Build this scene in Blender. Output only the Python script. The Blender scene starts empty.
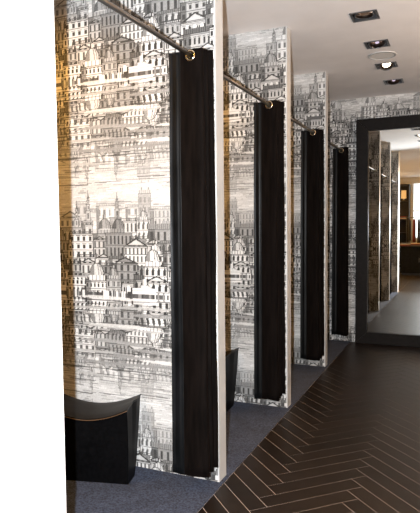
import bpy, bmesh, math, random
import numpy as np
from mathutils import Vector, Matrix
rnd = random.Random(7)
SC = bpy.context.scene
C = SC.collection

# ------------------------------------------------------------------ dimensions
HC = 2.754                       # ceiling height
P1, STEP, TH = 2.607, 1.282, 0.091
PART_Y = [P1, P1 + STEP, P1 + 2 * STEP]
YF = 6.42                        # far wall
YE = 1.372                        # far face of the white end wall
XB = -1.32                       # back wall of the cubicles
ROD_X, ROD_Z = -0.06, 2.165

# ------------------------------------------------------------------ materials
def mat(name, col=(.8, .8, .8), rough=.5, metal=0, **kw):
    m = bpy.data.materials.new(name); m.use_nodes = True
    b = m.node_tree.nodes['Principled BSDF']
    b.inputs['Base Color'].default_value = (*col, 1)
    b.inputs['Roughness'].default_value = rough
    b.inputs['Metallic'].default_value = metal
    for k, v in kw.items(): b.inputs[k].default_value = v
    return m
def N(m, t, **kw):
    n = m.node_tree.nodes.new(t)
    for k, v in kw.items(): setattr(n, k, v)
    return n
def L(m, a, b): m.node_tree.links.new(a, b)
def bsdf(m): return m.node_tree.nodes['Principled BSDF']
def add_noise(m, scale, c0, c1, bump=0.0, dist=.002, detail=4, stretch=None, lo=.35, hi=.65):
    tc = N(m, 'ShaderNodeTexCoord'); nz = N(m, 'ShaderNodeTexNoise')
    nz.inputs['Scale'].default_value = scale; nz.inputs['Detail'].default_value = detail
    src = tc.outputs['Object']
    if stretch:
        mp = N(m, 'ShaderNodeMapping'); mp.inputs['Scale'].default_value = stretch
        L(m, src, mp.inputs['Vector']); src = mp.outputs['Vector']
    L(m, src, nz.inputs['Vector'])
    if c0:
        r = N(m, 'ShaderNodeValToRGB')
        r.color_ramp.elements[0].position = lo; r.color_ramp.elements[1].position = hi
        r.color_ramp.elements[0].color = (*c0, 1); r.color_ramp.elements[1].color = (*c1, 1)
        L(m, nz.outputs['Fac'], r.inputs['Fac']); L(m, r.outputs['Color'], bsdf(m).inputs['Base Color'])
    if bump:
        bp = N(m, 'ShaderNodeBump'); bp.inputs['Strength'].default_value = bump; bp.inputs['Distance'].default_value = dist
        L(m, nz.outputs['Fac'], bp.inputs['Height']); L(m, bp.outputs['Normal'], bsdf(m).inputs['Normal'])
    return m

M = {}
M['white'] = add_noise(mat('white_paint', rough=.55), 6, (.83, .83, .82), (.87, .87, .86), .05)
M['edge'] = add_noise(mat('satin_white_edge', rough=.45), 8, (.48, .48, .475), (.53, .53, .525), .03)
M['ceil'] = add_noise(mat('ceiling_paint', rough=.8), 5, (.82, .78, .77), (.86, .82, .81), .05)
M['wall'] = add_noise(mat('shop_wall', rough=.7), 5, (.66, .60, .52), (.72, .66, .57), .05)
M['grout'] = mat('pale_joint', (.56, .47, .41), .7)
M['velvet'] = add_noise(mat('dark_velvet', rough=.8, **{'Sheen Weight': .018, 'Sheen Roughness': .4, 'Specular IOR Level': .05}), 7,
                        (.0018, .0012, .0010), (.0048, .0033, .0028), .15, .004, stretch=(6, 6, .7))
M['velvet'].node_tree.nodes['Principled BSDF'].inputs['Sheen Tint'].default_value = (.5, .3, .24, 1)
M['satin'] = add_noise(mat('black_satin', rough=.40, **{'Specular IOR Level': .11}), 9, (.003, .0035, .004), (.007, .0075, .0085), .5, .01, stretch=(1, 1, .5))
M['leather'] = add_noise(mat('black_leather', rough=.4, **{'Specular IOR Level': .045}), 60, (.0015, .0015, .0017), (.003, .003, .0034), .12, .001)
M['seat'] = add_noise(mat('seat_leather', rough=.45, **{'Specular IOR Level': .18}), 40, (.0055, .0050, .0044), (.009, .008, .007), .12, .001)  # lighter and browner than the body leather
M['piping'] = mat('tan_piping', (.09, .045, .018), .5)
M['chrome'] = mat('chrome', (.75, .73, .70), .16, 1)
M['steel'] = mat('rod_steel', (.17, .16, .152), .36, .9)
M['brass'] = mat('eyelet_metal', (.80, .66, .46), .18, 1)
M['frame'] = add_noise(mat('espresso_frame', rough=.5, **{'Specular IOR Level': .10}), 30, (.0075, .0060, .0054), (.011, .0088, .0080), .08, .001)
M['glass'] = mat('mirror_glass', (.78, .80, .78), 0.0, 1)
M['can'] = mat('fixture_black', (.03, .03, .032), .5)
M['trim'] = add_noise(mat('fixture_trim', rough=.32, metal=.8), 20, (.22, .22, .23), (.30, .30, .31))
M['copper'] = mat('reflector', (.20, .16, .14), .3, 1)
M['speaker'] = mat('speaker_cloth', (.70, .68, .66), .7)
M['darkwood'] = add_noise(mat('dark_wood', rough=.5, **{'Specular IOR Level': .15}), 12, (.010, .007, .006), (.018, .012, .010), .1, .002, stretch=(1, 1, .15))
M['black_cloth'] = add_noise(mat('black_cloth', rough=.9), 50, (.012, .012, .014), (.022, .022, .025), .2)
M['red_cloth'] = add_noise(mat('wine_cloth', rough=.9), 50, (.12, .02, .018), (.17, .03, .025), .2)
M['tan_cloth'] = add_noise(mat('tan_cloth', rough=.9), 50, (.32, .22, .14), (.40, .28, .18), .2)
M['grey_cloth'] = add_noise(mat('grey_cloth', rough=.9), 50, (.10, .10, .11), (.15, .15, .16), .2)
M['black_panel'] = add_noise(mat('black_panel', rough=.6, **{'Specular IOR Level': .1}), 20, (.006, .006, .006), (.010, .010, .010))
M['paint_frame'] = mat('window_paint', (.75, .75, .74), .5)
def emit(name, col, s):
    m = mat(name, (0.02, 0.02, 0.02), .3)
    bsdf(m).inputs['Emission Color'].default_value = (*col, 1); bsdf(m).inputs['Emission Strength'].default_value = s
    return m
WARM = (1.0, .49, .075)
M['lamp_on'] = emit('lit_lamp', (1, .86, .66), 9)
M['lamp_dim'] = emit('turned_lamp', (1, .55, .3), .10)
M['lamp_glint'] = emit('turned_lamp_glint', (.9, .75, .95), .9)  # weak glow imitating the bright reflection in a turned-away lamp
M['shade'] = emit('lit_lampshade', (1, .50, .16), 1.1)
M['daylight'] = emit('daylit_panes', (.92, .98, 1.0), 2.6)

# carpet: blue grey mottled loop
m = M['carpet'] = mat('blue_grey_carpet', rough=.95)
tc = N(m, 'ShaderNodeTexCoord'); n1 = N(m, 'ShaderNodeTexNoise'); n2 = N(m, 'ShaderNodeTexNoise')
n1.inputs['Scale'].default_value = 120; n1.inputs['Detail'].default_value = 3
n2.inputs['Scale'].default_value = 9; n2.inputs['Detail'].default_value = 5
for n in (n1, n2): L(m, tc.outputs['Object'], n.inputs['Vector'])
r1 = N(m, 'ShaderNodeValToRGB'); r1.color_ramp.elements[0].position = .32; r1.color_ramp.elements[1].position = .70
r1.color_ramp.elements[0].color = (.008, .0115, .024, 1); r1.color_ramp.elements[1].color = (.060, .078, .130, 1)
r2 = N(m, 'ShaderNodeValToRGB'); r2.color_ramp.elements[0].position = .3; r2.color_ramp.elements[1].position = .7
r2.color_ramp.elements[0].color = (.72, .72, .74, 1); r2.color_ramp.elements[1].color = (1.1, 1.1, 1.1, 1)
mx = N(m, 'ShaderNodeMix', data_type='RGBA', blend_type='MULTIPLY'); mx.inputs['Factor'].default_value = 1
L(m, n1.outputs['Fac'], r1.inputs['Fac']); L(m, n2.outputs['Fac'], r2.inputs['Fac'])
L(m, r1.outputs['Color'], mx.inputs['A']); L(m, r2.outputs['Color'], mx.inputs['B']); L(m, mx.outputs['Result'], bsdf(m).inputs['Base Color'])
bp = N(m, 'ShaderNodeBump'); bp.inputs['Strength'].default_value = .8; bp.inputs['Distance'].default_value = .006
L(m, n1.outputs['Fac'], bp.inputs['Height']); L(m, bp.outputs['Normal'], bsdf(m).inputs['Normal'])

# dark stained planks, each a little different
m = M['plank'] = mat('dark_stained_plank', rough=.40, **{'Specular IOR Level': .22})
geo = N(m, 'ShaderNodeNewGeometry'); tc = N(m, 'ShaderNodeTexCoord'); nz = N(m, 'ShaderNodeTexNoise')
nz.inputs['Scale'].default_value = 14; nz.inputs['Detail'].default_value = 6; L(m, tc.outputs['Object'], nz.inputs['Vector'])
r = N(m, 'ShaderNodeValToRGB'); r.color_ramp.elements[0].color = (.0085, .0058, .0046, 1); r.color_ramp.elements[1].color = (.0155, .0105, .0082, 1)
L(m, geo.outputs['Random Per Island'], r.inputs['Fac'])
r2 = N(m, 'ShaderNodeValToRGB'); r2.color_ramp.elements[0].position = .3; r2.color_ramp.elements[1].position = .7
r2.color_ramp.elements[0].color = (.75, .75, .75, 1); r2.color_ramp.elements[1].color = (1.15, 1.15, 1.15, 1)
L(m, nz.outputs['Fac'], r2.inputs['Fac'])
mx = N(m, 'ShaderNodeMix', data_type='RGBA', blend_type='MULTIPLY'); mx.inputs['Factor'].default_value = 1
L(m, r.outputs['Color'], mx.inputs['A']); L(m, r2.outputs['Color'], mx.inputs['B']); L(m, mx.outputs['Result'], bsdf(m).inputs['Base Color'])

# printed wallpaper
m = M['paper'] = mat('printed_wallpaper', rough=.6)
at = N(m, 'ShaderNodeVertexColor', layer_name='print'); L(m, at.outputs['Color'], bsdf(m).inputs['Base Color'])

# ------------------------------------------------------------------ helpers
def box(bm, x0, x1, y0, y1, z0, z1):
    v = [bm.verts.new(p) for p in ((x0, y0, z0), (x1, y0, z0), (x1, y1, z0), (x0, y1, z0), (x0, y0, z1), (x1, y0, z1), (x1, y1, z1), (x0, y1, z1))]
    fs = [bm.faces.new([v[i] for i in f]) for f in ((3, 2, 1, 0), (4, 5, 6, 7), (0, 1, 5, 4), (1, 2, 6, 5), (2, 3, 7, 6), (3, 0, 4, 7))]
    return fs
def prism(bm, poly, axis, a, b):
    """poly: 2D outline; extruded along axis between a and b"""
    def P(p, t):
        return {'x': (t, p[0], p[1]), 'y': (p[0], t, p[1]), 'z': (p[0], p[1], t)}[axis]
    va = [bm.verts.new(P(p, a)) for p in poly]; vb = [bm.verts.new(P(p, b)) for p in poly]
    n = len(poly)
    bm.faces.new(va[::-1]); bm.faces.new(vb)
    for i in range(n): bm.faces.new((va[i], va[(i + 1) % n], vb[(i + 1) % n], vb[i]))
def tube(bm, pts, r, seg=16, cap=True, closed=False):
    rings = []; n = len(pts); up0 = None
    for i, p in enumerate(pts):
        p = Vector(p)
        if closed: t = Vector(pts[(i + 1) % n]) - Vector(pts[i - 1])
        else: t = Vector(pts[min(i + 1, n - 1)]) - Vector(pts[max(i - 1, 0)])
        t.normalize(); a = t.orthogonal().normalized() if up0 is None else (up0 - t * up0.dot(t)).normalized()
        up0 = a; b = t.cross(a); rr = r[i] if isinstance(r, (list, tuple)) else r
        rings.append([bm.verts.new(p + (a * math.cos(2 * math.pi * k / seg) + b * math.sin(2 * math.pi * k / seg)) * rr) for k in range(seg)])
    for i in range(n if closed else n - 1):
        A, B = rings[i], rings[(i + 1) % n]
        for k in range(seg): bm.faces.new((A[k], A[(k + 1) % seg], B[(k + 1) % seg], B[k]))
    if cap and not closed: bm.faces.new(rings[0][::-1]); bm.faces.new(rings[-1])
def lathe(bm, prof, seg=32, mtx=Matrix(), close=True):
    rings = [[bm.verts.new(mtx @ Vector((r * math.cos(2 * math.pi * k / seg), r * math.sin(2 * math.pi * k / seg), z))) for k in range(seg)] for r, z in prof]
    for A, B in zip(rings, rings[1:]):
        for k in range(seg): bm.faces.new((A[k], A[(k + 1) % seg], B[(k + 1) % seg], B[k]))
    if close:
        bm.faces.new(rings[0][::-1]); bm.faces.new(rings[-1])
def obj(name, bm, m, parent=None, smooth=False, bevel=0, loc=None):
    bmesh.ops.recalc_face_normals(bm, faces=bm.faces)
    if bevel:
        bmesh.ops.bevel(bm, geom=[e for e in bm.edges if len(e.link_faces) == 2 and e.calc_face_angle(0) > .6], offset=bevel, segments=2, affect='EDGES', clamp_overlap=True)
    me = bpy.data.meshes.new(name); bm.to_mesh(me); bm.free()
    for mm in (m if isinstance(m, (list, tuple)) else [m]): me.materials.append(mm)
    if smooth:
        for p in me.polygons: p.use_smooth = True
    o = bpy.data.objects.new(name, me); C.objects.link(o)
    if parent: o.parent = parent
    if loc: o.location = loc
    return o
def struct(o): o['kind'] = 'structure'; return o
def thing(name, label, cat, loc=(0, 0, 0), rz=0, group=None):
    o = bpy.data.objects.new(name, None); C.objects.link(o); o.empty_display_size = .1
    o.location = loc; o.rotation_euler = (0, 0, rz)
    return tag(o, label, cat, group)
def tag(o, label, cat, group=None):
    o['label'] = label; o['category'] = cat
    if group: o['group'] = group
    return o
def dup(root, loc, label, group=None):
    r = root.copy(); C.objects.link(r); r.location = loc; r['label'] = label
    if group: r['group'] = group
    for ch in list(root.children):
        c = ch.copy(); C.objects.link(c); c.parent = r
        for g in list(ch.children):
            d = g.copy(); C.objects.link(d); d.parent = c
    return r

# ------------------------------------------------------------------ the wallpaper print: an invented engraved riverside city and its reflection
class Sheet:
    def __init__(s, w, h, cell, bg):
        s.c = cell; s.nx = int(round(w / cell)) + 1; s.nz = int(round(h / cell)) + 1
        s.a = np.full((s.nz, s.nx), bg, np.float32)
    def rect(s, x0, x1, z0, z1, v):
        i0, i1 = max(0, int(round(x0 / s.c))), min(s.nx, max(int(round(x1 / s.c)), int(round(x0 / s.c)) + 1))
        j0, j1 = max(0, int(round(z0 / s.c))), min(s.nz, max(int(round(z1 / s.c)), int(round(z0 / s.c)) + 1))
        if i1 > i0 and j1 > j0: s.a[j0:j1, i0:i1] = v
    def fn(s, x0, x1, z0, z1, f, v):
        i0, i1 = max(0, int(x0 / s.c)), min(s.nx, int(x1 / s.c) + 2); j0, j1 = max(0, int(z0 / s.c)), min(s.nz, int(z1 / s.c) + 2)
        if i1 <= i0 or j1 <= j0: return
        X, Z = np.meshgrid(np.arange(i0, i1) * s.c, np.arange(j0, j1) * s.c)
        k = f(X, Z); s.a[j0:j1, i0:i1][k] = v
    def dome(s, xc, z0, r, h, fill, ink):
        e = lambda rr, hh: (lambda X, Z: (((X - xc) / rr) ** 2 + ((Z - z0) / hh) ** 2 <= 1) & (Z >= z0))
        s.fn(xc - r, xc + r, z0, z0 + h, e(r, h), ink)
        s.fn(xc - r, xc + r, z0, z0 + h, e(r - s.c * 1.1, h - s.c * 1.2), fill)
        for q in (.25, .6, .85):
            s.fn(xc, xc + r, z0, z0 + h, lambda X, Z: (np.abs((X - xc) - q * r * np.sqrt(np.clip(1 - ((Z - z0) / h) ** 2, 0, 1))) < s.c * .55) & (Z >= z0) & (Z < z0 + h * .95), ink + .12)
        s.fn(xc - r, xc, z0, z0 + h, lambda X, Z: (((X - xc) / r) ** 2 + ((Z - z0) / h) ** 2 <= .9) & (Z >= z0) & (X < xc - .35 * r), fill * .55)
        s.rect(xc - r * .22, xc + r * .22, z0 + h, z0 + h + r * .5, fill); s.rect(xc - r * .22, xc - r * .06, z0 + h, z0 + h + r * .5, ink)
        s.rect(xc - s.c * .5, xc + s.c * .5, z0 + h + r * .5, z0 + h + r * 1.1, ink)
    def tri(s, x0, x1, z0, h, fill, ink):
        xc = (x0 + x1) / 2; w = (x1 - x0) / 2
        s.fn(x0, x1, z0, z0 + h, lambda X, Z: (np.abs(X - xc) / w + (Z - z0) / h <= 1) & (Z >= z0), ink)
        s.fn(x0, x1, z0, z0 + h, lambda X, Z: (np.abs(X - xc) / w + (Z - z0 + s.c * 1.0) / h <= .86) & (Z >= z0 + s.c), fill)

def building(S, R, x0, w, zb, zt, ink, tone):
    c = S.c; x1 = x0 + w; fill = min(.96, max(.25, R.gauss(.86, .17))) * tone
    S.rect(x0, x1, zb, zt, fill); S.rect(x0, x0 + c, zb, zt, ink); S.rect(x1 - c, x1, zb, zt, ink)
    if R.random() < .5: S.rect(x0 + c, x0 + w * R.uniform(.12, .3), zb, zt, fill * .55)
    fl = R.choice((.046, .056, .068)); z = zt - c; n = max(2, int(w / R.choice((.024, .030, .036)))); style = R.random(); k = 0
    S.rect(x0 - c, x1 + c, zt - c, zt, ink); S.rect(x0 - c, x1 + c, zt - 3 * c, zt - 2 * c, ink + .22)
    while z - fl > zb - .01 and z > zt - .30:
        for i in range(n):
            xc = x0 + (i + .5) * w / n; ww = w / n * .42
            if style < .28: # colonnade
                S.rect(xc - ww / 2, xc + ww / 2, z - fl * .86, z - fl * .16, fill * .32 if ink < .3 else ink + .05)
            elif style < .45: # arcade
                S.rect(xc - ww * .6, xc + ww * .6, z - fl * .85, z - fl * .42, ink + .06); S.dome(xc, z - fl * .45, ww * .6, fl * .25, ink + .06, ink)
            else:
                S.rect(xc - ww / 2, xc + ww / 2, z - fl * .80, z - fl * .28, ink + .04)
                if w / n > .022: S.rect(xc - ww * .75, xc + ww * .75, z - fl * .24, z - fl * .17, ink + .2)
                if k % 2 == 0 and R.random() < .3: S.rect(xc - c * .4, xc + c * .4, z - fl * .8, z - fl * .28, fill)
        S.rect(x0, x1, z - fl, z - fl + c, ink + (.15 if k % 2 else .05))
        z -= fl; k += 1
    top = R.random()
    if top < .22: S.tri(x0, x1, zt, w * R.uniform(.18, .3), fill * .9, ink)
    elif top < .40 and w > .07:
        r = w * R.uniform(.24, .36); S.rect(x0 + w / 2 - r, x0 + w / 2 + r, zt, zt + r * .5, fill)
        for i in range(5): S.rect(x0 + w / 2 - r + i * r * .45, x0 + w / 2 - r + i * r * .45 + c, zt, zt + r * .5, ink)
        S.dome(x0 + w / 2, zt + r * .5, r * .92, r * 1.25, fill * .9, ink)
    elif top < .56: # dark pitched roof with chimneys
        h = R.uniform(.014, .03); S.rect(x0 + c, x1 - c, zt, zt + h, ink + .18)
        for i in range(int(w / .012)): S.rect(x0 + i * .012, x0 + i * .012 + c * .9, zt, zt + h, ink + .36)
        for q in (.2, .75): S.rect(x0 + w * q, x0 + w * q + .009, zt + h, zt + h + .014, ink + .05)
    elif top < .70: # tower
        tw = min(.042, w * .4); tx = x0 + w * R.uniform(.15, .6); th = R.uniform(.06, .15); zz = zt
        while th > .02:
            S.rect(tx, tx + tw, zz, zz + th * .45, fill); S.rect(tx, tx + c, zz, zz + th * .45, ink); S.rect(tx + tw - c, tx + tw, zz, zz + th * .45, ink)
            S.rect(tx + tw * .35, tx + tw * .65, zz + th * .1, zz + th * .34, ink); S.rect(tx - c, tx + tw + c, zz + th * .42, zz + th * .45, ink)
            zz += th * .45; th *= .62; tx += tw * .12; tw *= .76
        S.tri(tx - c, tx + tw + c, zz, .024, ink + .15, ink); S.rect(tx + tw / 2 - c * .5, tx + tw / 2 + c * .5, zz + .02, zz + .045, ink)
    else: # balustrade with statues
        for i in range(int(w / .011)): S.rect(x0 + i * .011, x0 + i * .011 + c, zt, zt + .011, ink + .1)
        S.rect(x0, x1, zt + .010, zt + .010 + c, ink + .1)

def print_array(W, cell, seed):
    R = random.Random(seed); g = np.random.default_rng(seed)
    BH = .66
    S = Sheet(W, BH, cell, .80)
    # cloud streaks
    for i in range(int(W * 420)):     # engraved cloud banks: short strokes gathered in drifting bands
        z = R.uniform(.36, BH); x = R.uniform(-.1, W); m_ = math.sin(z * 38 + 1.3 * math.sin(x * 6)) + R.uniform(-.6, .6)
        S.rect(x, x + R.uniform(.015, .10), z, z + cell * R.choice((1, 1, 2)), .52 + .1 * R.random() if m_ < -.3 else (.66 + .1 * R.random() if m_ < .45 else .93))
    lay = [(.50, .16, .46, .95), (.44, .16, .34, .97), (.385, .11, .24, .96), (.31, .10, .14, .95), (.235, .09, .08, .97), (.165, .08, .05, 1.0), (.085, .05, .02, .96)]
    for li, (zt, var, ink, tone) in enumerate(lay):
        x = -R.uniform(0, .1)
        while x < W:
            w = R.uniform(.07, .20) * (1 if li < 4 else .9); t = zt + R.uniform(-.45, .45) * var
            if li < 2 and R.random() < .35: x += w * .8; continue
            building(S, R, x, w, max(-.02, t - .34), t, ink, tone)
            x += w * R.uniform(.86, 1.04)
            if R.random() < .16: # dark trees between
                for q in range(9): S.dome(x + R.uniform(-.02, .03), t - .10 + R.uniform(-.04, .03), R.uniform(.008, .018), .02, ink + .1, ink)
    # quay line, moored pale barges
    S.rect(0, W, 0, .010, .25)
    for i in range(int(W * 60)): x = R.uniform(0, W); S.rect(x, x + .012, .0, .02, R.choice((.15, .5, .9)))
    x = R.uniform(.2, .4)
    while x < W:
        S.dome(x, .012, .06, .05, .93, .6); S.rect(x - .075, x + .07, .012, .045, .93); S.rect(x - .075, x + .07, .028, .028 + cell, .7)
        x += R.uniform(.5, .9)
    up = S.a
    # reflection
    nzb = up.shape[0]; rh = int(round((1.2 - .62) / cell)); rf = np.empty((rh, up.shape[1]), np.float32)
    for j in range(rh):
        d = j * cell                                  # depth below the waterline
        src = up[min(nzb - 1, int(j * 1.02))]
        row = np.roll(src, int(round(.8 * math.sin(d * 45)))).copy()
        k = min(.30, .04 + d * .5); row = row * (1 - k) + .84 * k
        rf[j] = row
    X = np.arange(up.shape[1]) * cell
    for i in range(int(W * 330)): # fine engraved water and sky lines
        j = int(R.uniform(.02, .58) / cell); x = R.uniform(-.1, W); a = max(0, int(x / cell)); b = int((x + R.uniform(.03, .2)) / cell); rf[min(rh - 1, j), a:b] *= R.uniform(.45, .85)
    for i in range(30): # long ripples
        z = R.uniform(.01, .55); h = R.uniform(.004, .013) * (1.1 - z); amp = R.uniform(.002, .007); ph = R.uniform(0, 6); xa = R.uniform(-.3, W); xb = xa + R.uniform(.3, .9)
        v = R.choice((.93, .88, .70, .62, .55, .60))
        zc = z + amp * np.sin(X * R.uniform(5, 11) + ph)
        for j in range(rh):
            kk = (np.abs(j * cell - zc) < h * np.clip(np.minimum(X - xa, xb - X) * 9, 0, 1)) & (X > xa) & (X < xb); rf[j][kk] = rf[j][kk] * .15 + v * .85
    per = int(round(1.2 / cell)); uph = per - rh
    period = np.concatenate([up[:uph], rf[::-1]], 0)  # waterline at row 0 ; reflection hangs from row `per`
    period = np.clip(period + g.normal(0, .035, period.shape), 0.02, .95)
    return period

def paper_mesh(name, W, cell, seed, x_of=None):
    """grid mesh in local XZ: X from -W to 0, Z from 0 to HC, facing -Y, with the print as a colour attribute"""
    per = print_array(W, cell, seed); nx = per.shape[1]; nz = int(HC / cell) + 1
    zs = np.linspace(0, HC, nz); xs = np.linspace(-W, 0, nx)
    idx = np.floor(((zs - .965) % 1.2) / cell).astype(int) % per.shape[0]
    val = per[idx]                                     # nz,nx
    co = np.zeros((nz, nx, 3), np.float32); co[..., 0] = xs[None]; co[..., 2] = zs[:, None]
    i = np.arange(nz * nx).reshape(nz, nx)
    q = np.stack([i[:-1, :-1], i[:-1, 1:], i[1:, 1:], i[1:, :-1]], -1).reshape(-1, 4).astype(np.int32)
    me = bpy.data.meshes.new(name); me.vertices.add(nz * nx); me.vertices.foreach_set('co', co.ravel())
    me.loops.add(q.size); me.loops.foreach_set('vertex_index', q.ravel())
    me.polygons.add(len(q)); me.polygons.foreach_set('loop_start', np.arange(0, q.size, 4, dtype=np.int32))
    me.update(calc_edges=True)
    v = val ** 1.9 * .80                               # to linear reflectance
    col = np.ones((nz * nx, 4), np.float32); col[:, 0] = v.ravel(); col[:, 1] = v.ravel() * .995; col[:, 2] = v.ravel() * .985
    col[:, :3] += .012
    a = me.color_attributes.new('print', 'FLOAT_COLOR', 'POINT'); a.data.foreach_set('color', col.ravel())
    me.materials.append(M['paper'])
    return me
def paper(me, parent, loc, rz=0):
    o = bpy.data.objects.new('wallpaper', me); C.objects.link(o); o.location = loc; o.rotation_euler = (0, 0, rz); o.parent = parent
    return o

# ------------------------------------------------------------------ setting
SX0, SX1, SY0 = -4.0, 3.0, -5.2
# herringbone floor
bm = bmesh.new()
Wp, Lp, gap = .0960, .0960 * 5.7, .0029
s2 = 1 / math.sqrt(2)
FX0, FY0 = -.147, 2.514
def clip_poly(poly, fn):
    out = []
    for a, b in zip(poly, poly[1:] + poly[:1]):
        fa, fb = fn(a), fn(b)
        if fa >= 0: out.append(a)
        if fa * fb < 0: t = fa / (fa - fb); out.append((a[0] + (b[0] - a[0]) * t, a[1] + (b[1] - a[1]) * t))
    return out
def plank(u0, u1, v0, v1):
    g = gap / 2; poly = []
    for u, v in ((u0 + g, v0 + g), (u1 - g, v0 + g), (u1 - g, v1 - g), (u0 + g, v1 - g)):
        poly.append((FX0 + (u + v) * s2, FY0 + (v - u) * s2))
    for f in (lambda p: (p[0] - .022) if True else 0, lambda p: SX1 - .005 - p[0], lambda p: YF - .004 - p[1], lambda p: p[1] - SY0 - .0):
        poly = clip_poly(poly, f)
        if len(poly) < 3: return
    prism(bm, poly, 'z', -.006, 0)
for kx in range(-1, 6):
    for n in range(-75, 45):
        u, v = (-n + 5.7 * kx) * Wp, (n + 5.7 * kx) * Wp
        plank(u, u + Lp, v, v + Wp)
        plank(u + Lp, u + Lp + Wp, v, v + Lp)
nplank = len(bm.faces)
# planks in the open shop area to the left, behind the white end wall
def plank2(u0, u1, v0, v1):
    g = gap / 2; poly = []
    for u, v in ((u0 + g, v0 + g), (u1 - g, v0 + g), (u1 - g, v1 - g), (u0 + g, v1 - g)):
        poly.append((FX0 + (u + v) * s2, FY0 + (v - u) * s2))
    for f in (lambda p: p[0] - SX0, lambda p: .0188 - p[0], lambda p: 1.122 - p[1], lambda p: p[1] - SY0):
        poly = clip_poly(poly, f)
        if len(poly) < 3: return
    prism(bm, poly, 'z', -.006, 0)
for kx in range(-6, 1):
    for n in range(-75, 10):
        u, v = (-n + 5.7 * kx) * Wp, (n + 5.7 * kx) * Wp
        plank2(u, u + Lp, v, v + Wp); plank2(u + Lp, u + Lp + Wp, v, v + Lp)
fl = obj('floor', bm, [M['plank'], M['grout']])
b2 = bmesh.new(); b2.from_mesh(fl.data); np0 = len(b2.faces)
box(b2, SX0, SX1, SY0, YF, -.10, -.0012)
b2.to_mesh(fl.data); b2.free()
for p in fl.data.polygons[np0:]: p.material_index = 1
struct(fl)
# the carpet of the cubicles
bm = bmesh.new(); box(bm, XB, .0205, YE, YF, -.0011, .004)
cp = struct(obj('floor_carpet', bm, M['carpet']))
cp['label'] = 'blue-grey short pile carpet inside the fitting cubicles'

# recessed spot positions (x, y)
VIS = [(.531, 3.925), (.531, 4.568), (.531, 5.207), (.530, 5.827)]
BACK = [(.531, 3.28), (.531, 2.64), (.531, 1.05), (.531, .36)]
HS = .083                         # half size of the hole
bm = bmesh.new(); T = .13
x0, x1 = .531 - HS, .531 + HS
box(bm, SX0, x0, SY0, YF, HC, HC + T); box(bm, x1, SX1, SY0, YF, HC, HC + T)
ys = SY0
for (x, y) in sorted(VIS + BACK, key=lambda p: p[1]):
    box(bm, x0, x1, ys, y - HS, HC, HC + T); ys = y + HS
box(bm, x0, x1, ys, YF, HC, HC + T)
box(bm, SX0, SX1, SY0, YF, HC + T, HC + T + .05)
struct(obj('ceiling', bm, M['ceil']))
def wall(name, *b, m='white'):
    bm = bmesh.new(); box(bm, *b); return struct(obj(name, bm, M[m]))
wall('wall_front', SX0, 0, 1.122, YE, 0, HC)
wl = wall('wall_left', XB - .12, XB, YE, YF, 0, HC)
wf = wall('wall_far', XB - .12, SX1 + .12, YF, YF + .12, 0, HC)
wall('wall_right', SX1, SX1 + .12, SY0, YF, 0, HC)
wall('wall_shop', SX0 - .12, SX0, SY0, YE, 0, HC, m='wall')
# back wall with a window opening
WX0, WX1, WZ0, WZ1 = -.31, 1.15, .86, 2.62
bm = bmesh.new()
for b in ((SX0 - .12, WX0, 0, HC), (WX1, SX1 + .12, 0, HC), (WX0, WX1, 0, WZ0), (WX0, WX1, WZ1, HC)):
    box(bm, b[0], b[1], SY0 - .12, SY0, b[2], b[3])
struct(obj('wall_back', bm, M['wall']))
bm = bmesh.new()
for b in ((WX0, WX0 + .06, WZ0, WZ1), (WX1 - .06, WX1, WZ0, WZ1), (WX0 + .06, WX1 - .06, WZ0, WZ0 + .06), (WX0 + .06, WX1 - .06, WZ1 - .06, WZ1), (.40, .44, WZ0 + .06, WZ1 - .06), (WX0 + .06, WX1 - .06, 1.72, 1.75)):
    box(bm, b[0], b[1], SY0 - .08, SY0 - .02, b[2], b[3])
wn = struct(obj('window_1', bm, M['paint_frame']))
bm = bmesh.new(); box(bm, WX0 + .03, WX1 - .03, SY0 - .072, SY0 - .066, WZ0 + .03, WZ1 - .03); obj('pane', bm, M['daylight'], wn)

PM = paper_mesh('cubicle_print', -XB - .004, .0036, 11)
FM = paper_mesh('far_wall_print', SX1 - XB, .006, 23)
BM_ = paper_mesh('cubicle_back_print', STEP - TH - .004, .009, 31)
paper(FM, wf, (SX1, YF - .0012, 0))
wfront = bpy.data.objects['wall_front']
paper(PM, wfront, (XB + .002, YE + .0012, 0), math.pi)       # far face of the end wall, seen in the mirror
y0 = YE
for i, yb in enumerate(PART_Y + [YF]):
    y1 = yb
    o = paper(BM_, wl, (XB + .0012, y1 - .002 - ((y1 - y0) - (STEP - TH - .004)) / 2, 0), math.pi / 2)
    o.scale = ((y1 - y0 - .004) / (STEP - TH - .004), 1, 1); o.location = (XB + .0012, y1 - .002, 0)
    y0 = yb + TH

# ------------------------------------------------------------------ partitions
ord_ = ['beside the curtain nearest the camera', 'beside the second curtain from the camera', 'beside the third curtain, before the far wall']
for i, y in enumerate(PART_Y):
    t = thing('cubicle_partition', 'city-print papered cubicle partition with white end, ' + ord_[i], 'partition', (0, y, 0), 0, 'partitions between the fitting cubicles')
    bm = bmesh.new(); box(bm, XB, -.006, .0, TH, .004, HC); obj('panel', bm, M['white'], t)
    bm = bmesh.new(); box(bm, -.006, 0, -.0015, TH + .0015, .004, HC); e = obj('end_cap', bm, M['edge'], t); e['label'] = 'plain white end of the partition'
    paper(PM, t, (-.008, -.0012, 0)); paper(PM, t, (XB + .002, TH + .0012, 0), math.pi)

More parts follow.
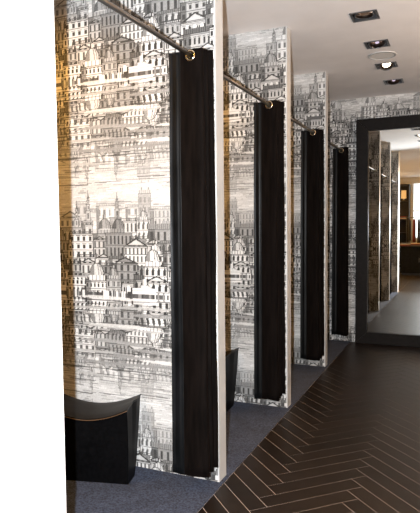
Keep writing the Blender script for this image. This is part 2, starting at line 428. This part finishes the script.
# ------------------------------------------------------------------ rods
names = ['nearest', 'second nearest', 'third', 'fourth and farthest']
spans = [(YE, P1)] + [(PART_Y[i] + TH, (PART_Y + [YF])[i + 1]) for i in range(3)]
for i, (a, b) in enumerate(spans):
    t = thing('curtain_rod', 'slim metal rod the %s dark curtain hangs from' % names[i], 'curtain rod', (ROD_X, a, ROD_Z), 0, 'curtain rods of the cubicles')
    bm = bmesh.new(); tube(bm, [(0, .006, 0), (0, b - a - .006, 0)], .0105, 20); obj('tube', bm, M['steel'], t, smooth=True)
    for yy, s in ((.0022, 1), (b - a - .0022, -1)):
        bm = bmesh.new(); lathe(bm, [(.021, 0), (.021, .003), (.013, .0055), (.0125, .007)], 24, Matrix.Translation((0, yy, 0)) @ Matrix.Rotation(-s * math.pi / 2, 4, 'X'))
        obj('flange', bm, M['chrome'], t, smooth=False)

# ------------------------------------------------------------------ curtains
def smooth_path(pts, sub=10):
    out = []
    P = [Vector(p) for p in pts]
    for i in range(len(P) - 1):
        p0 = P[max(i - 1, 0)]; p1 = P[i]; p2 = P[i + 1]; p3 = P[min(i + 2, len(P) - 1)]
        for k in range(sub):
            t = k / sub
            out.append(.5 * ((2 * p1) + (-p0 + p2) * t + (2 * p0 - 5 * p1 + 4 * p2 - p3) * t * t + (-p0 + 3 * p1 - 3 * p2 + p3) * t ** 3))
    out.append(P[-1]); return out
def curtain(yend, depth, xl, xr, zb, zt, seed, label):
    """stack of pleats on the rod: leading satin edge on the left, then velvet folded back and forth"""
    R = random.Random(seed); yl = yend - depth
    t = thing('curtain', label, 'curtain', (ROD_X, yl, zb), 0, 'dark curtains drawn back on their rods')
    nf = max(3, int(round(depth / .034)))
    if nf % 2 == 0: nf += 1
    # plan outline, local: x relative to rod, y from leading panel to partition
    X0, X1 = xl - ROD_X, xr - ROD_X
    w = X1 - X0
    pts = [(X0, .004), (X0 + w * .10, .010), (X0 + w * .22, .003), (X0 + w * .33, .006), (X0 + w * .62, .000), (X0 + w * .82, -.003), (X1 - .004, .000)]
    dy = (depth - .022) / nf; y = 0
    for k in range(nf):
        right = (k % 2 == 0)
        y0, y1 = y, y + dy
        if right:
            xx = X1 - R.uniform(0, .012) * (k > 0); pts += [(xx + .004, y0 + dy * .5), (xx - .012, y1), (X0 + w * .5, y1 + R.uniform(-.003, .003))]
        else:
            xx = X0 + .02 + R.uniform(0, .03); pts += [(xx + .01, y0), (xx, y0 + dy * .5), (xx + .012, y1), (X0 + w * .5, y1 + R.uniform(-.003, .003))]
        y = y1
    path = smooth_path([(p[0], p[1], 0) for p in pts], 12)
    # satin ends where the path first passes w*.30
    cut = next(i for i, p in enumerate(path) if p.x > X0 + w * .34)
    H = zt - zb; th = .0022
    HR = ROD_Z - zb
    hs = sorted(set([round(v, 5) for v in np.linspace(0, HR - .032, 40)] + [round(v, 5) for v in np.linspace(HR - .026, HR + .026, 11)] + [round(H, 5)])); nz = len(hs) - 1
    def sheet(pp, name, mt, parent, phase):
        bm = bmesh.new(); rows = []
        xm = X0 + w * .5
        for side in (0, 1):
            g = []
            for j in range(nz + 1):
                h = hs[j] / H; row = []
                for i, p in enumerate(pp):
                    a = pp[min(i + 1, len(pp) - 1)] - pp[max(i - 1, 0)]; nrm = Vector((a.y, -a.x, 0)).normalized()
                    spread = .965 + .09 * (1 - h) - .03 * math.exp(-((h - .9) / .08) ** 2)
                    x = xm + (p.x - xm) * spread
                    wob = .0022 * math.sin(h * 7 + p.x * 40 + phase) * (1 - abs(2 * h - 1) * .5) + .0015 * math.sin(h * 17 + p.y * 90)
                    q = Vector((x, p.y, 0)) + nrm * (wob + th * side)
                    q.y = min(q.y, depth - .003)
                    z = h * H - (.006 * math.sin(p.x * 22 + seed) + .004) * (1 - h) + .0025 * math.sin(p.x * 30 + 1) * h + (.030 * p.y / depth - .012) * h
                    q.z = z; row.append(bm.verts.new(q))
                g.append(row)
            rows.append(g)
        n = len(pp)
        for j in range(nz):
            for i in range(n - 1):
                if min(math.hypot(rows[0][J][I].co.x, rows[0][J][I].co.z - HR) for J in (j, j + 1) for I in (i, i + 1)) < .0120: continue
                A = rows[0]; bm.faces.new((A[j][i], A[j][i + 1], A[j + 1][i + 1], A[j + 1][i]))
                A = rows[1]; bm.faces.new((A[j][i], A[j + 1][i], A[j + 1][i + 1], A[j][i + 1]))
            for i in (0, n - 1): bm.faces.new((rows[0][j][i], rows[0][j + 1][i], rows[1][j + 1][i], rows[1][j][i]))
        for j in (0, nz):
            for i in range(n - 1): bm.faces.new((rows[0][j][i], rows[1][j][i], rows[1][j][i + 1], rows[0][j][i + 1]))
        return obj(name, bm, mt, parent, smooth=True)
    sheet(path[cut:], 'velvet', M['velvet'], t, 0)
    s = sheet(path[:cut + 1], 'satin_border', M['satin'], t, 0); s['label'] = 'shiny black satin border'
    # eyelets, one on every sheet crossing the rod
    ys = []
    for a, b in zip(path, path[1:]):
        if a.x * b.x <= 0 and abs(a.x - b.x) > 1e-6: ys.append(a.y + (b.y - a.y) * a.x / (a.x - b.x))
    for k, yy in enumerate(ys):
        if yy > depth - .009: break
        bm = bmesh.new(); R0, r0 = .0215, .0062
        ring = [(R0 * math.cos(2 * math.pi * a / 28), yy, ROD_Z - zb + R0 * math.sin(2 * math.pi * a / 28)) for a in range(28)]
        tube(bm, ring, r0, 10, closed=True)
        obj('eyelet', bm, M['brass'] if k == 0 else M['chrome'], t, smooth=True)
    return t
cl = ['nearest dark velvet curtain, bunched against the first papered partition', 'second dark velvet curtain from the camera, bunched against its partition',
      'third dark velvet curtain from the camera, small with a clear eyelet', 'farthest dark curtain, bunched against the far wall beside the mirror']
curtain(P1 - .014, .155, -.184, .000, .102, 2.205, 3, cl[0])
curtain(PART_Y[1] - .014, .215, -.176, -.012, .124, 2.205, 5, cl[1])
curtain(PART_Y[2] - .014, .235, -.174, -.012, .126, 2.205, 8, cl[2])
curtain(YF - .014, .165, -.160, .000, .102, 2.205, 12, cl[3])

# ------------------------------------------------------------------ stools
def stool(FR, ang, width, d_top, d_bot, label):
    """FR: front right foot on the carpet; local x along the front (0 = right end, -width = left), y to the back"""
    t = thing('saddle_stool', label, 'stool', (FR[0], FR[1], .004), ang, 'black leather stools in the cubicles')
    nx, nz, ny = 28, 14, 8
    def top(u, v):                        # u 0..1 right->left, v 0..1 front->back
        c = (2 * u - 1); return .331 + .062 * abs(c) ** 1.9 + .022 * v
    def flare(h): return .003 + .012 * h
    def P(u, v, h):
        s = (1 - 2 * u); zt = top(u, v); z = zt * h
        x = -width * u + s * (.012 * h ** 2 * (v > .5) + .004 * math.sin(math.pi * h))
        d = d_bot + (d_top - d_bot) * h ** .8
        y = d * v - .010 * math.sin(math.pi * u) * math.sin(math.pi * h) * (1 - v)
        return Vector((x, y, z))
    bm = bmesh.new()                      # body: four leather faces
    def face(f, na, nb):
        g = [[bm.verts.new(f(a / na, b / nb)) for b in range(nb + 1)] for a in range(na + 1)]
        for a in range(na):
            for b in range(nb): bm.faces.new((g[a][b], g[a + 1][b], g[a + 1][b + 1], g[a][b + 1]))
    face(lambda a, b: P(a, 0, b), nx, nz); face(lambda a, b: P(a, 1, b), nx, nz)
    face(lambda a, b: P(0, a, b), ny, nz); face(lambda a, b: P(1, a, b), ny, nz); face(lambda a, b: P(a, b, 0), nx, ny)
    bmesh.ops.remove_doubles(bm, verts=bm.verts, dist=.0005)
    o = obj('body', bm, M['leather'], t, smooth=True)
    es = o.modifiers.new('edge', 'EDGE_SPLIT'); es.split_angle = math.radians(40)
    bm = bmesh.new()                      # saddle seat pad with thickness
    def Q(u, v, up):
        p = P(u, v, 1); p.x *= 1; p.x = p.x + (1 - 2 * u) * .004; p.y = p.y + (2 * v - 1) * .003; p.z += up; return p
    gu = [[bm.verts.new(Q(a / nx, b / ny, .012 - .004 * (abs(2 * b / ny - 1) ** 6))) for b in range(ny + 1)] for a in range(nx + 1)]
    gl = [[bm.verts.new(Q(a / nx, b / ny, .001)) for b in range(ny + 1)] for a in range(nx + 1)]
    for a in range(nx):
        for b in range(ny):
            bm.faces.new((gu[a][b], gu[a + 1][b], gu[a + 1][b + 1], gu[a][b + 1])); bm.faces.new((gl[a][b], gl[a][b + 1], gl[a + 1][b + 1], gl[a + 1][b]))
    for a in range(nx):
        for b in (0, ny): bm.faces.new((gu[a][b], gl[a][b], gl[a + 1][b], gu[a + 1][b]))
    for b in range(ny):
        for a in (0, nx): bm.faces.new((gu[a][b], gu[a][b + 1], gl[a][b + 1], gl[a][b]))
    o = obj('seat', bm, M['seat'], t, smooth=True)
    es = o.modifiers.new('edge', 'EDGE_SPLIT'); es.split_angle = math.radians(40)
    bm = bmesh.new(); tube(bm, [Q(a / 40, 0, .0005) + Vector((0, -.0015, 0)) for a in range(41)], .0019, 8); obj('piping', bm, M['piping'], t, smooth=True)
    return t
stool((-.428, 2.396), math.radians(14), .465, .195, .105, 'black leather saddle stool in the nearest cubicle, by the white wall')
stool((-.380, 3.59), math.radians(2), .465, .285, .19, 'black leather stool in the second cubicle, mostly hidden behind the first partition')

# ------------------------------------------------------------------ mirror
MX0, MX1, MZ1, FW, FD = .081, 1.80, 2.511, .130, .050
t = thing('wall_mirror', 'tall mirror in a wide dark frame standing against the far wall', 'mirror', (0, YF - .004, 0))
B = lambda pts, n: None
def board(pts):
    bm = bmesh.new(); prism(bm, pts, 'y', -FD, 0); return obj('frame_board', bm, M['frame'], t, bevel=.0035)
g = .0006
zi, xi0, xi1 = MZ1 - FW, MX0 + FW, MX1 - FW
board([(MX0, .002 + g), (xi0 - g, FW + g), (xi0 - g, zi - g), (MX0, MZ1 - g)])
board([(MX1, .002 + g), (xi1 + g, FW + g), (xi1 + g, zi - g), (MX1, MZ1 - g)])
board([(MX0 + g, MZ1), (xi0, zi), (xi1, zi), (MX1 - g, MZ1)])
board([(MX0 + g, .002), (xi0, FW), (xi1, FW), (MX1 - g, .002)])
bm = bmesh.new(); box(bm, -(xi1 - xi0) / 2 + .001, (xi1 - xi0) / 2 - .001, -.006, 0, FW + .001, zi - .001)
go = obj('mirror_glass', bm, M['glass'], t, loc=((xi0 + xi1) / 2, -.014, 0)); go.rotation_euler = (0, 0, MIRROR_YAW if 'MIRROR_YAW' in globals() else -.0068)
go['label'] = 'mirror glass'

# ------------------------------------------------------------------ ceiling fittings
def spot(x, y, label, tilt, az, lampmat, lr=.047):
    t = thing('recessed_spotlight', label, 'ceiling light', (x, y, HC), 0, 'square recessed ceiling spotlights')
    h = HS - .001
    bm = bmesh.new()                      # housing: five inner faces with thickness
    for b in ((-h, -h + .003, -h, h), (h - .003, h, -h, h), (-h + .003, h - .003, -h, -h + .003), (-h + .003, h - .003, h - .003, h)): box(bm, *b, .001, .118)
    box(bm, -h, h, -h, h, .118, .122); obj('housing', bm, M['can'], t)
    bm = bmesh.new(); o_, i_ = .090, .073
    for b in ((-o_, -i_, -o_, o_), (i_, o_, -o_, o_), (-i_, i_, -o_, -i_), (-i_, i_, i_, o_)): box(bm, *b, -.004, -.0003)
    obj('trim_frame', bm, M['trim'], t)
    mt = Matrix.Translation((0, 0, .006)) @ Matrix.Rotation(az, 4, 'Z') @ Matrix.Rotation(tilt, 4, 'X')
    bm = bmesh.new()
    ring = [mt @ Vector((.062 * math.cos(a * math.pi / 18), .062 * math.sin(a * math.pi / 18), 0)) for a in range(36)]
    tube(bm, ring, .005, 8, closed=True); gm = obj('gimbal_ring', bm, M['trim'], t, smooth=True)
    bm = bmesh.new(); lathe(bm, [(.055, -.004), (.057, -.002), (.040, .035), (.022, .055)], 32, mt, close=False); obj('reflector', bm, M['copper'], t, smooth=True)
    bm = bmesh.new(); lathe(bm, [(lr, .006), (lr * .64, .003), (lr * .09, .002)], 32, mt); obj('lamp', bm, lampmat, t, smooth=True)
    return t
lab = ['square recessed spotlight nearest the camera, round dark coppery lamp inside', 'second square recessed spotlight, just before the round ceiling speaker',
       'brightly lit tilted square spotlight just behind the round ceiling speaker', 'farthest square recessed spotlight, nearest the mirror wall']
spot(*VIS[0], lab[0], 0, 0, M['lamp_dim'], .030)
spot(*VIS[1], lab[1], math.radians(-18), .2, M['lamp_glint'], .016)
spot(*VIS[2], lab[2], math.radians(-34), .25, M['lamp_on'], .036)
spot(*VIS[3], lab[3], math.radians(-18), .2, M['lamp_glint'], .016)
blab = ['square ceiling spotlight in the mirror, topmost of the reflected row', 'square ceiling spotlight in the mirror, second of the reflected row',
        'bright square ceiling spotlight in the mirror, third of the reflected row', 'square ceiling spotlight in the mirror, lowest of the reflected row']
for i, (x, y) in enumerate(BACK): spot(x, y, blab[i], math.radians(30), .2, M['lamp_on'])
t = thing('ceiling_speaker', 'round flush white disc on the ceiling between two square spotlights', 'ceiling speaker', (.532, 4.885, HC))
bm = bmesh.new(); lathe(bm, [(.098, -.0006), (.098, -.004), (.094, -.006), (.004, -.0065)], 40); obj('grille', bm, M['speaker'], t, smooth=False)
bm = bmesh.new(); lathe(bm, [(.099, -.0004), (.099, -.009), (.112, -.006), (.113, -.0004)], 40, close=False)
for v in []: pass
obj('rim', bm, M['edge'], t, smooth=True)

# ------------------------------------------------------------------ the shop behind, seen in the mirror
t = thing('display_cabinet', 'low black display cabinet seen in the mirror', 'cabinet', (.45, -2.56, 0))
bm = bmesh.new(); box(bm, -.80, .80, -.62, 0, .05, .72); obj('body', bm, M['black_panel'], t, bevel=.006)
bm = bmesh.new(); box(bm, -.76, .76, -.58, -.03, 0, .05); obj('plinth', bm, M['can'], t)
bm = bmesh.new(); box(bm, -.83, .83, -.65, .03, .72, .755); obj('top', bm, M['black_panel'], t, bevel=.005)
for k in range(3):
    bm = bmesh.new(); box(bm, -.77 + k * .52, -.77 + k * .52 + .50, 0, .016, .08, .69); d = obj('door', bm, M['black_panel'], t, bevel=.003)
    bm = bmesh.new(); tube(bm, [(-.77 + k * .52 + .44, .034, .34), (-.77 + k * .52 + .44, .034, .46)], .006, 10); obj('handle', bm, M['steel'], d, smooth=True)
def folded(x, y, z, w, d, n, ms, labels, group):
    for k in range(n):
        bm = bmesh.new(); hh = .026
        # a folded garment: rounded fold at the front, open layers at the back
        prof = [(-d / 2, .002), (-d / 2 - .008, .013), (-d / 2, .024), (0, .0255), (d / 2, .024), (d / 2, .0165), (d / 2 - .012, .0140), (d / 2, .0125), (d / 2, .002)]
        prism(bm, prof, 'x', -w / 2, w / 2)
        o = obj('folded_garment', bm, ms[k % len(ms)], None, loc=(x + rnd.uniform(-.012, .012), y, z + k * hh)); o.rotation_euler = (0, 0, math.pi + rnd.uniform(-.06, .06))
        tag(o, labels[k], 'clothing', group)
cols = ['wine red', 'tan', 'grey']
for j, (x, nm) in enumerate(((-.24, 'left'), (.05, 'right'))):
    ms = [M['red_cloth'], M['tan_cloth'], M['grey_cloth']] if j == 0 else [M['grey_cloth'], M['red_cloth'], M['tan_cloth']]
    cc = cols if j == 0 else ['grey', 'wine red', 'tan']
    folded(x, -2.78, .756, .28, .24, 3, ms, ['%s folded garment in the %s pile on the black cabinet, in the mirror' % (cc[k], nm) for k in range(3)], 'folded clothes on the black cabinet')
# tall shelving with a lit lampshade
t = thing('shelving_unit', 'tall dark wood shelving unit at the back of the shop, in the mirror', 'shelf', (-.74, SY0 + .004, 0))
for xx in (-.62, .36):
    bm = bmesh.new(); box(bm, xx, xx + .04, 0, .40, 0, 2.53); obj('side_panel', bm, M['darkwood'], t, bevel=.003)
bm = bmesh.new(); box(bm, -.58, .36, 0, .02, 0, 2.53); obj('back_panel', bm, M['darkwood'], t)
for z in (.08, .62, 1.05, 1.46, 2.02, 2.50):
    bm = bmesh.new(); box(bm, -.58, .36, .02, .39, z, z + .03); obj('shelf', bm, M['darkwood'], t)
t = thing('table_lamp', 'small lit amber lamp on the top shelf, in the mirror', 'lamp', (-.51, SY0 + .25, 2.051))
bm = bmesh.new(); lathe(bm, [(.05, 0), (.05, .01), (.012, .02), (.010, .09)], 24); obj('base', bm, M['steel'], t, smooth=True)
bm = bmesh.new(); lathe(bm, [(.075, .06), (.070, .30)], 32, close=False); lathe(bm, [(.072, .061), (.067, .299)], 32, close=False); obj('lamp_shade', bm, M['shade'], t, smooth=True)
folded(-.56, SY0 + .22, 1.491, .28, .24, 3, [M['tan_cloth'], M['grey_cloth'], M['red_cloth']], ['%s folded garment on the shelf under the amber lamp, in the mirror' % c for c in ('tan', 'grey', 'wine red')], 'folded clothes on the dark shelves')
# garment rail before the window
t = thing('garment_rail', 'black metal clothes rail before the bright window, in the mirror', 'clothes rail', (.28, -4.55, 0))
bm = bmesh.new(); tube(bm, [(-.66, 0, .02), (-.66, 0, 1.53), (.66, 0, 1.53), (.66, 0, .02)], .013, 12); obj('frame', bm, M['can'], t, smooth=True)
for s in (-.66, .66):
    bm = bmesh.new(); tube(bm, [(s, -.24, .016), (s, .24, .016)], .014, 12); obj('foot', bm, M['can'], t, smooth=True)
def garment(x, ln, mt, label):
    t = thing('hanging_garment', label, 'clothing', (x, -4.55, 1.53), 0, 'clothes hanging on the black rail')
    bm = bmesh.new()
    for s in (1, -1):
        pass
    # coat seen from its side: shoulders, sleeves, hem, with thickness
    secs = [(-.045, .03, .012), (-.07, .10, .022), (-.11, .19, .030), (-.25, .20, .034), (-.5, .19, .036), (-ln * .8, .20, .04), (-ln, .21, .042)]
    rings = []
    for z, ry, rx in secs:
        rings.append([bm.verts.new((rx * math.cos(a * math.pi / 10) * (1 + .15 * math.cos(3 * a * math.pi / 10)), ry * math.sin(a * math.pi / 10), z)) for a in range(20)])
    for A, B_ in zip(rings, rings[1:]):
        for k in range(20): bm.faces.new((A[k], A[(k + 1) % 20], B_[(k + 1) % 20], B_[k]))
    bm.faces.new(rings[0]); bm.faces.new(rings[-1][::-1])
    obj('cloth', bm, mt, t, smooth=True)
    bm = bmesh.new(); tube(bm, [(0, 0, -.06), (0, 0, -.02), (0, .016, -.004), (0, .018, .012), (0, .004, .022), (0, -.012, .016)], .002, 6); obj('hook', bm, M['chrome'], t, smooth=True)
gm = [('black_cloth', 'black'), ('red_cloth', 'wine red'), ('black_cloth', 'black'), ('grey_cloth', 'grey'), ('black_cloth', 'black'), ('red_cloth', 'wine red')]
pos = ['first from the left end', 'second from the left end', 'third from the left end', 'fourth from the left end', 'fifth from the left end', 'sixth from the left end']
for k in range(4): garment(-.30 + k * .13, .68 + .05 * (k % 3), M[gm[k][0]], '%s garment on the clothes rail, %s, in the mirror' % (gm[k][1], pos[k]))

# ------------------------------------------------------------------ light
def light(name, kind, loc, energy, col, **kw):
    d = bpy.data.lights.new(name, kind); d.energy = energy; d.color = col
    for k, v in kw.items(): setattr(d, k, v)
    o = bpy.data.objects.new(name, d); C.objects.link(o); o.location = loc; return o
def aim(o, tgt): o.rotation_euler = (Vector(tgt) - o.location).to_track_quat('-Z', 'Y').to_euler()
# camera flash, left of the lens (the camera was held upright)
CX, CZ = 1.118, 1.35
yaw, pitch, roll = .4189, -.0559, -.0096
fwd = Vector((-math.sin(yaw) * math.cos(pitch), math.cos(yaw) * math.cos(pitch), math.sin(pitch)))
f = light('camera_flash', 'SPOT', (1.012, .0, 1.36), 690, (.90, .955, 1.0), spot_size=math.radians(87), spot_blend=.4, shadow_soft_size=.012)
aim(f, f.location + fwd)
# warm spots in the ceiling fittings
def lamp(x, y, e, tgt, size=95):
    o = light('spot_lamp', 'SPOT', (x, y, HC - .012), e, WARM, spot_size=math.radians(size), spot_blend=.8, shadow_soft_size=.04); aim(o, tgt)
for q, e, tg in ((VIS[0], 14, (.9, 3.9, 0)), (VIS[1], 14, (1.0, 4.4, 0)), (VIS[2], 20, (1.3, 4.0, 0)), (VIS[3], 10, (1.0, 5.6, 0))): lamp(*q, e, tg)
lamp(*BACK[0], 12, (-.8, 3.8, 1.2)); lamp(*BACK[1], 10, (1.4, 2.6, 0)); lamp(*BACK[2], 20, (-.6, 2.6, 1.2), 75); lamp(*BACK[3], 20, (1.2, .2, 0), 75)
for yy, e in ((1.66, 100), (3.08, 70), (4.48, 40), (5.78, 25)):      # unseen warm spot added over each cubicle, for the golden shadow strips
    o = light('cubicle_fill', 'SPOT', (-1.05, yy, HC - .012), e, WARM, spot_size=math.radians(120), spot_blend=.7, shadow_soft_size=.05); aim(o, (-1.05, yy + .9, .6))
# general warm fill: unseen area lights added at ceiling level, mostly behind the camera
for (x, y, e) in ((-1.8, -1.5, 35), (-1.2, -3.6, 35), (1.6, -1.0, 30), (1.6, -3.2, 35), (2.0, 2.2, 14)):
    o = light('shop_fill', 'AREA', (x, y, HC - .02), e, WARM, shape='DISK', size=.35)
for (x, y, e) in ((2.7, 1.6, 45), (2.7, 4.0, 140), (2.4, -1.0, 15)):   # added fill aimed up from the right, unseen, to brighten the ceiling
    o = light('ceiling_fill', 'SPOT', (x, y, 1.95), e, (1, .76, .56), spot_size=math.radians(140), spot_blend=.6, shadow_soft_size=.06); aim(o, (x - .6, y, 2.75))
for (x, y, e) in ((-1.5, -1.6, 42), (1.5, -1.9, 42), (-.9, -3.9, 22)):        # unseen warm points added to tint the shop ceiling
    light('shop_ceiling_fill', 'POINT', (x, y, 2.0), e, (1, .58, .24), shadow_soft_size=.06)
lamp_l = light('shelf_lamp', 'POINT', (-.51, SY0 + .25, 2.22), 3, (1, .55, .2), shadow_soft_size=.04)

w = bpy.data.worlds.new('world'); SC.world = w; w.use_nodes = True
w.node_tree.nodes['Background'].inputs['Color'].default_value = (.6, .7, .8, 1); w.node_tree.nodes['Background'].inputs['Strength'].default_value = .3

# ------------------------------------------------------------------ camera
cd = bpy.data.cameras.new('camera'); cam = bpy.data.objects.new('camera', cd); C.objects.link(cam); SC.camera = cam
r = Vector((math.cos(yaw), math.sin(yaw), 0)); u = r.cross(fwd)
r2 = math.cos(roll) * r + math.sin(roll) * u; u2 = -math.sin(roll) * r + math.cos(roll) * u
mw = Matrix.Identity(4)
for i in range(3): mw[i][0], mw[i][1], mw[i][2] = r2[i], u2[i], -fwd[i]
mw.translation = (CX, 0, CZ); cam.matrix_world = mw
cd.sensor_fit = 'VERTICAL'; cd.sensor_height = 24; cd.lens = 553.7255 / 513 * 24; cd.clip_start = .02

vs = SC.view_settings; vs.view_transform = 'Standard'; vs.look = 'None'; vs.gamma = 1; vs.exposure = 0; vs.use_curve_mapping = False
SC.cycles.caustics_reflective = False; SC.cycles.caustics_refractive = False
